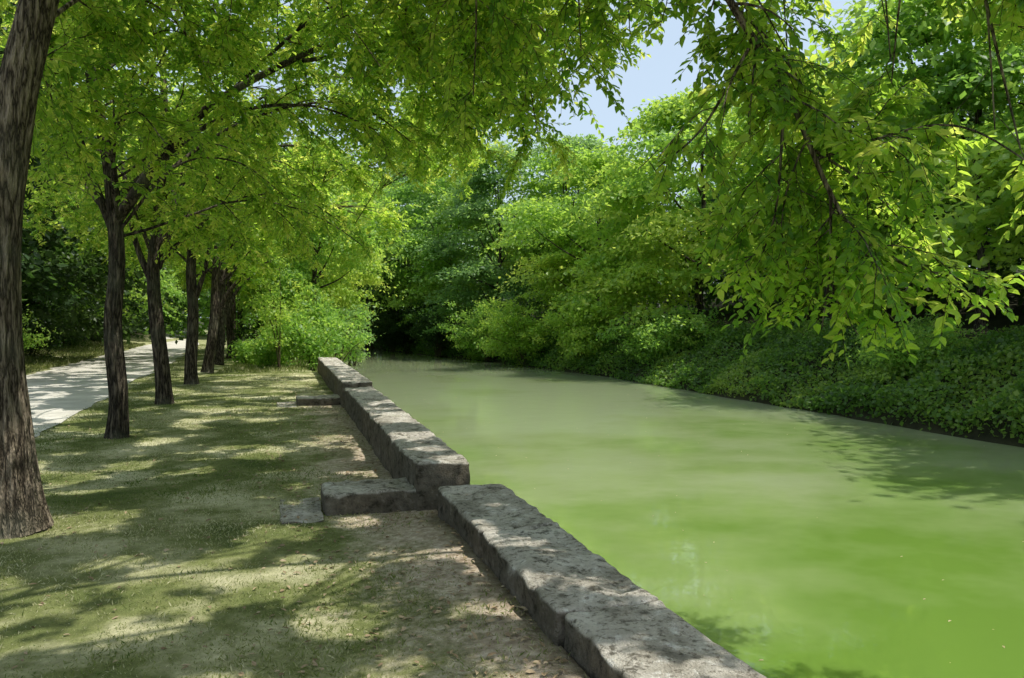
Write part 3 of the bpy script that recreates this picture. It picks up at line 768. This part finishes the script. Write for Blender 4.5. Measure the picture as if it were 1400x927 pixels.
# wood left of the path, canopy shade put into its dark leaf colour
lw = [('dark1', -12, 27), ('dark1', -11.8, 34), ('dark1', -12.2, 41), ('mid1', -12.8, 48.5), ('dark1', -13.2, 56), ('mid2', -14.4, 65), ('mid1', -15.6, 75)]
ll = ['dark tree behind the nearest trunk, left of the path', 'dark tree left of the path behind the second trunk',
      'dark tree left of the path between first and second trunks', 'mid green tree left of the path seen right of the second trunk',
      'dark tree left of the path seen beside the third trunk', 'mid green tree left of the path near its bend', 'mid green tree past the bend of the gravel path']
for (k, x, y), lb in zip(lw, ll): bg_tree(k, x, y, 14, lb, 1.15)
for q, (x, y) in enumerate([(-20, 42), (-22, 60), (-20, 86)]):
    bg_tree('dark1', x, y, 16, 'dark tree deep inside the wood left of the path', 1.5, group='trees deep in the left wood')

# ------------------------------------------------------------------ shrubs
def shrub(x, y, H, Rr, leafm, label, seed, nstem=7, leaf=.1, ncl=100, lpc=42, z=0, name='leafy_shrub', spread=1.):
    rng = np.random.default_rng(seed)
    r = empty(name, (x, y, z), label, 'shrub')
    woods = []; tips = []
    for k in range(nstem):
        a = rng.random()*6.28; e = rng.uniform(.3, 1.1)*spread
        tip = np.array([math.cos(a)*Rr*e, math.sin(a)*Rr*e, H*rng.uniform(.35, 1)])
        p = spline([(rng.normal(0, .1), rng.normal(0, .1), -.3), tip*np.array([.4, .4, .6]), tip], 9)
        woods.append(tube(p, np.linspace(.028, .007, 9), 5)); tips.append(p)
    tips = np.array(tips)
    C = tips[rng.integers(0, nstem, ncl), rng.integers(3, 9, ncl)]+rng.normal(0, .16*Rr, (ncl, 3))
    P = (C[:, None, :]+rng.normal(0, 1, (ncl, lpc, 3))*np.array([.2, .2, .11])).reshape(-1, 3)
    P[:, 2] = np.abs(P[:, 2])
    dd = rng.normal(0, 1, P.shape); nn = rng.normal(0, .5, P.shape)+UP*.85+np.array([.2, -.1, 0])
    V, F, q = leaves_geo(P, dd, nn, leaf*rng.uniform(.6, 1.3, len(P)), .22, False)
    mb = MB(); mb.add(V, F, 0, np.repeat(np.clip(np.repeat(rng.normal(.5, .2, ncl), lpc)+rng.normal(0, .17, len(P)), 0, 1), q))
    link('foliage', mb.mesh('foliage', [leafm]), r); link('stems', wood_mesh('stems', woods, TWIG), r)
    return r
shrub(1.1, 27.8, 2.2, 1.2, LEAF_MID, 'leafy shrub right behind the end of the farthest wall', 201, leaf=.15, ncl=75)
shrub(2.1, 30.0, 2.4, 1.3, LEAF_MID, 'shrub leaning over the water past the farthest wall', 202, leaf=.15, ncl=80)
shrub(-.5, 28.8, 1.4, 1.2, LEAF_MID, 'mid green shrub left of the end of the farthest wall', 203, leaf=.14, ncl=70)
shrub(3.0, 34.5, 2.6, 1.5, LEAF_GREY, 'grey-green shrub overhanging the water, farthest along the near bank', 204, leaf=.15, ncl=80)
shrub(-1.5, 30.5, .8, 1.0, LEAF_MID, 'low weeds at the foot of the far row trunks', 205, leaf=.13, ncl=60)
shrub(.4, 33, 3.0, 1.5, LEAF_BRIGHT, 'tall bright shrub behind the near bank bushes', 206, leaf=.15, ncl=80)
shrub(-.6, 38, 3.2, 2.0, LEAF_SHADE, 'dark bush in the shade behind the bright near bank shrub', 208, leaf=.16, ncl=140)
shrub(.0, 26.9, 4.4, .7, LEAF_BRIGHT, 'slender pale-stemmed sapling left of the end of the farthest wall', 207, nstem=3, ncl=42, name='sapling')
for q, (x, y, h, lb) in enumerate([(-9.6, 30, 1.5, 'low bush at the left edge of the gravel path, nearest'), (-10.6, 38, 2.2, 'dark bush left of the path behind the second trunk'),
                                  (-11.4, 47, 2.4, 'dark bush left of the path farther on'), (-11.8, 57, 2.6, 'dark bush by the bend of the path')]):
    shrub(x, y, h, 1.6, LEAF_MID if q == 0 else LEAF_SHADE, lb, 210+q, ncl=150, leaf=.11)
# bushes at the water line of the far bank
for q, (x, y, h, rr, m, lb) in enumerate([
    (13.4, 33.5, 2.6, 2.3, LEAF_BRIGHT, 'bright bush dipping to the water under the glowing lime tree'),
    (12.4, 38.5, 2.6, 2.5, LEAF_BRIGHT, 'lime bush touching the water left of the brightest bush'),
    (11.6, 43.5, 2.8, 2.4, LEAF_MID, 'bush at the water under the grey-green tree'),
    (9.9, 50, 3.0, 1.8, LEAF_SHADE, 'dark bush at the water in the shaded far corner'),
    (8.0, 58, 2.6, 2.0, LEAF_SHADE, 'bush closing the water at the far end, coloured dark for the shade there'),  # this bush and the next are dark to paint the shaded canal end
    (7.4, 65, 3.8, 2.2, LEAF_SHADE, 'farthest bush over the end of the canal, coloured dark for its shade'),
    (14.6, 28, 1.8, 2.4, LEAF_MID, 'ragged green bush where the ivy bank ends'),
    (15.4, 15.5, 1.0, 1.5, LEAF_MID, 'low green bramble on the ivy bank near the right edge')]):
    shrub(x, y, h, rr, m, lb, 230+q, nstem=16, ncl=190, lpc=50, leaf=.16 if q < 7 else .11, z=-.3 if q < 6 else (0 if q == 6 else .3))

# ------------------------------------------------------------------ stuff
def scatter(name, P, dd, nn, S, tint, mat, label, cat, wr=.3, detail=False):
    V, F, q = leaves_geo(P, dd, nn, S, wr, detail)
    o = link(name, mesh_np(name, V, F, [mat], tint=np.repeat(np.clip(tint, 0, 1), q)))
    return tag(o, label, cat, kind='stuff')
rng = np.random.default_rng(7)
# ivy on the far bank
n = 130000
y = 5+60*rng.random(n)**1.3; off = -.12+4.3*rng.random(n)**1.1
x = Rb(y)+off
bump = vnoise(x, y, .9)**1.8*1.3+vnoise(x, y, 3.)*.18
z = np.maximum(bank_z(off, y), -.66)+rng.random(n)**.7*bump*np.clip(1.15-off*.12, .5, 1)
nn = np.stack([-.3+rng.normal(0, .5, n), rng.normal(0, .5, n), .8+rng.normal(0, .25, n)], 1)
dd = rng.normal(0, 1, (n, 3)); dd[:, 2] -= .6
scatter('ivy', np.stack([x, y, z], 1), dd, nn, rng.uniform(.055, .14, n), .9*vnoise(x, y, .8)+.02+rng.normal(0, .17, n), IVY,
        'dense ivy and brambles covering the sloping far bank', 'ivy', .36)
# understorey of the woods, shade under the trees painted into the dark leaves
def understorey(n, fx, fy, hmax, label, mat, seed, leaf=.34):
    g = np.random.default_rng(seed)
    y = fy(g.random(n)); x = fx(y, g.random(n))
    gz = np.where(x > 6, bank_z(x-Rb(y), y), np.maximum(lawn_z(x, y), 0))
    h = hmax*(.45+.75*vnoise(x, y, .35))*g.random(n)**.8
    P = np.stack([x, y, gz+h], 1)
    nn = g.normal(0, .7, (n, 3))+np.array([0, 0, .6]); dd = g.normal(0, 1, (n, 3))
    scatter('undergrowth', P, dd, nn, leaf*g.uniform(.5, 1.2, n), .4*vnoise(x, y, .5)+.25+g.normal(0, .15, n), mat, label, 'undergrowth', .34)
understorey(42000, lambda y, u: -12.2-16*u, lambda u: 16+100*u, 6.5, 'dark undergrowth of the wood left of the path', LEAF_SHADE, 301, .4)
understorey(42000, lambda y, u: Rb(y)+9+16*u, lambda u: 4+80*u, 6.5, 'dark undergrowth of the wood behind the ivy bank', LEAF_SHADE, 302, .4)
understorey(28000, lambda y, u: -22+60*u, lambda u: 80+35*u, 9, 'far wood closing the view beyond the canal and path', LEAF_MID, 303, .55)

# lawn grass
n = 240000
yy = 2.2+24*rng.random(n)**1.9; xx = -3.6+5.0*rng.random(n)
soil = np.clip((xx+.2)/1.7, 0, 1)+(vnoise(xx, yy, 1.1)-.45)*1.1
ok = (rng.random(n) > soil*1.0) & (xx < 1.29)
xx, yy = xx[ok], yy[ok]; n = len(xx)
g1 = vnoise(xx, yy, .9); tuft = vnoise(xx, yy, 5.)
P = np.stack([xx, yy, lawn_z(xx, yy)-.004], 1)
dd = rng.normal(0, .55, (n, 3)); dd[:, 2] = rng.uniform(.2, .85, n)
S = (.015+.034*tuft*rng.random(n))*(1+.02*yy)
scatter('grass', P, dd, rng.normal(0, 1, (n, 3)), S, .06+.85*g1+rng.normal(0, .2, n), GRASS, 'short half-dry grass of the lawn', 'grass', .08)
# rough grass on the verges
n = 56000
side = rng.random(n)
yy = 14+46*rng.random(n)
prx = np.interp(yy, py, pr); plx = np.interp(yy, py, pl)
xx = np.where(side < .4, plx-.1-3.2*rng.random(n)**1.4, np.where(side < .55, prx+.1+.8*rng.random(n), Lb(yy)-3.5*rng.random(n)))
ok = ~((side >= .55) & (yy < 25.8))
xx, yy, side = xx[ok], yy[ok], side[ok]; n = len(xx)
dd = rng.normal(0, .4, (n, 3)); dd[:, 2] = rng.uniform(.5, 1, n)
zz = np.maximum(lawn_z(xx, yy), 0)-np.where(xx > Lb(yy)-1, .4*(xx-Lb(yy)+1), 0)
hh = np.where((side >= .4) & (side < .55), rng.uniform(.02, .08, n), rng.uniform(.06, .22, n))
scatter('verge_grass', np.stack([xx, yy, zz], 1), dd, rng.normal(0, 1, (n, 3)), hh, rng.normal(.45, .2, n), GRASS,
        'longer rough grass along the path edges and near bank', 'grass', .06)
# fallen leaves
n = 3600
yy = 2+22*rng.random(n)**1.5; xx = np.where(rng.random(n) < .55, 1.28-1.5*rng.random(n)**1.3, -3.4+4.6*rng.random(n))
P = np.stack([xx, yy, lawn_z(xx, yy)+.008+.012*rng.random(n)], 1)
dd = rng.normal(0, 1, (n, 3)); dd[:, 2] *= .15
nn = rng.normal(0, .3, (n, 3))+UP
scatter('fallen_leaves', P, dd, nn, rng.uniform(.02, .055, n), rng.normal(.5, .25, n), LITTER, 'dry fallen leaves scattered on the soil by the wall', 'fallen leaves', .25, True)
# flecks floating on the water
n = 200
yy = 4+30*rng.random(n)**1.3; xx = 2.0+11*rng.random(n)**1.2
P = np.stack([xx, yy, np.full(n, WZ+.006)], 1)
dd = rng.normal(0, 1, (n, 3)); dd[:, 2] = 0
scatter('floating_leaves', P, dd, np.zeros((n, 3))+UP, rng.uniform(.015, .04, n), rng.normal(.7, .2, n), LITTER, 'pale leaf flecks floating on the green water', 'floating leaves', .25, True)

# ------------------------------------------------------------------ light, sky, camera
sl = bpy.data.lights.new('sun', 'SUN'); sl.energy = 5; sl.angle = R(.5); sl.color = (1, .97, .90)
so = bpy.data.objects.new('sun', sl); COL.objects.link(so); so.location = (20, 10, 30)
so.rotation_euler = SDIR.to_track_quat('Z', 'Y').to_euler()
wd = bpy.data.worlds.new('World'); SC.world = wd; wd.use_nodes = True
nt = wd.node_tree; bg = nt.nodes['Background']
sk = nt.nodes.new('ShaderNodeTexSky'); sk.sky_type = 'NISHITA'; sk.sun_disc = False
sk.sun_elevation = EL; sk.sun_rotation = math.atan2(SV.x, SV.y); sk.dust_density = 3
hz = mixc(nt, .45, sk.outputs[0], (6.6, 7.9, 9.0))
nt.links.new(hz, bg.inputs[0]); bg.inputs[1].default_value = .15

cam = bpy.data.cameras.new('camera'); cam.sensor_width = 36; cam.lens = 27; cam.clip_end = 3000; cam.clip_start = .05
co = bpy.data.objects.new('camera', cam); COL.objects.link(co); co.location = CAM
co.rotation_euler = (R(90-1.28), 0, R(-16.7))
SC.camera = co
SC.view_settings.view_transform = 'Standard'; SC.view_settings.look = 'None'; SC.view_settings.exposure = 0
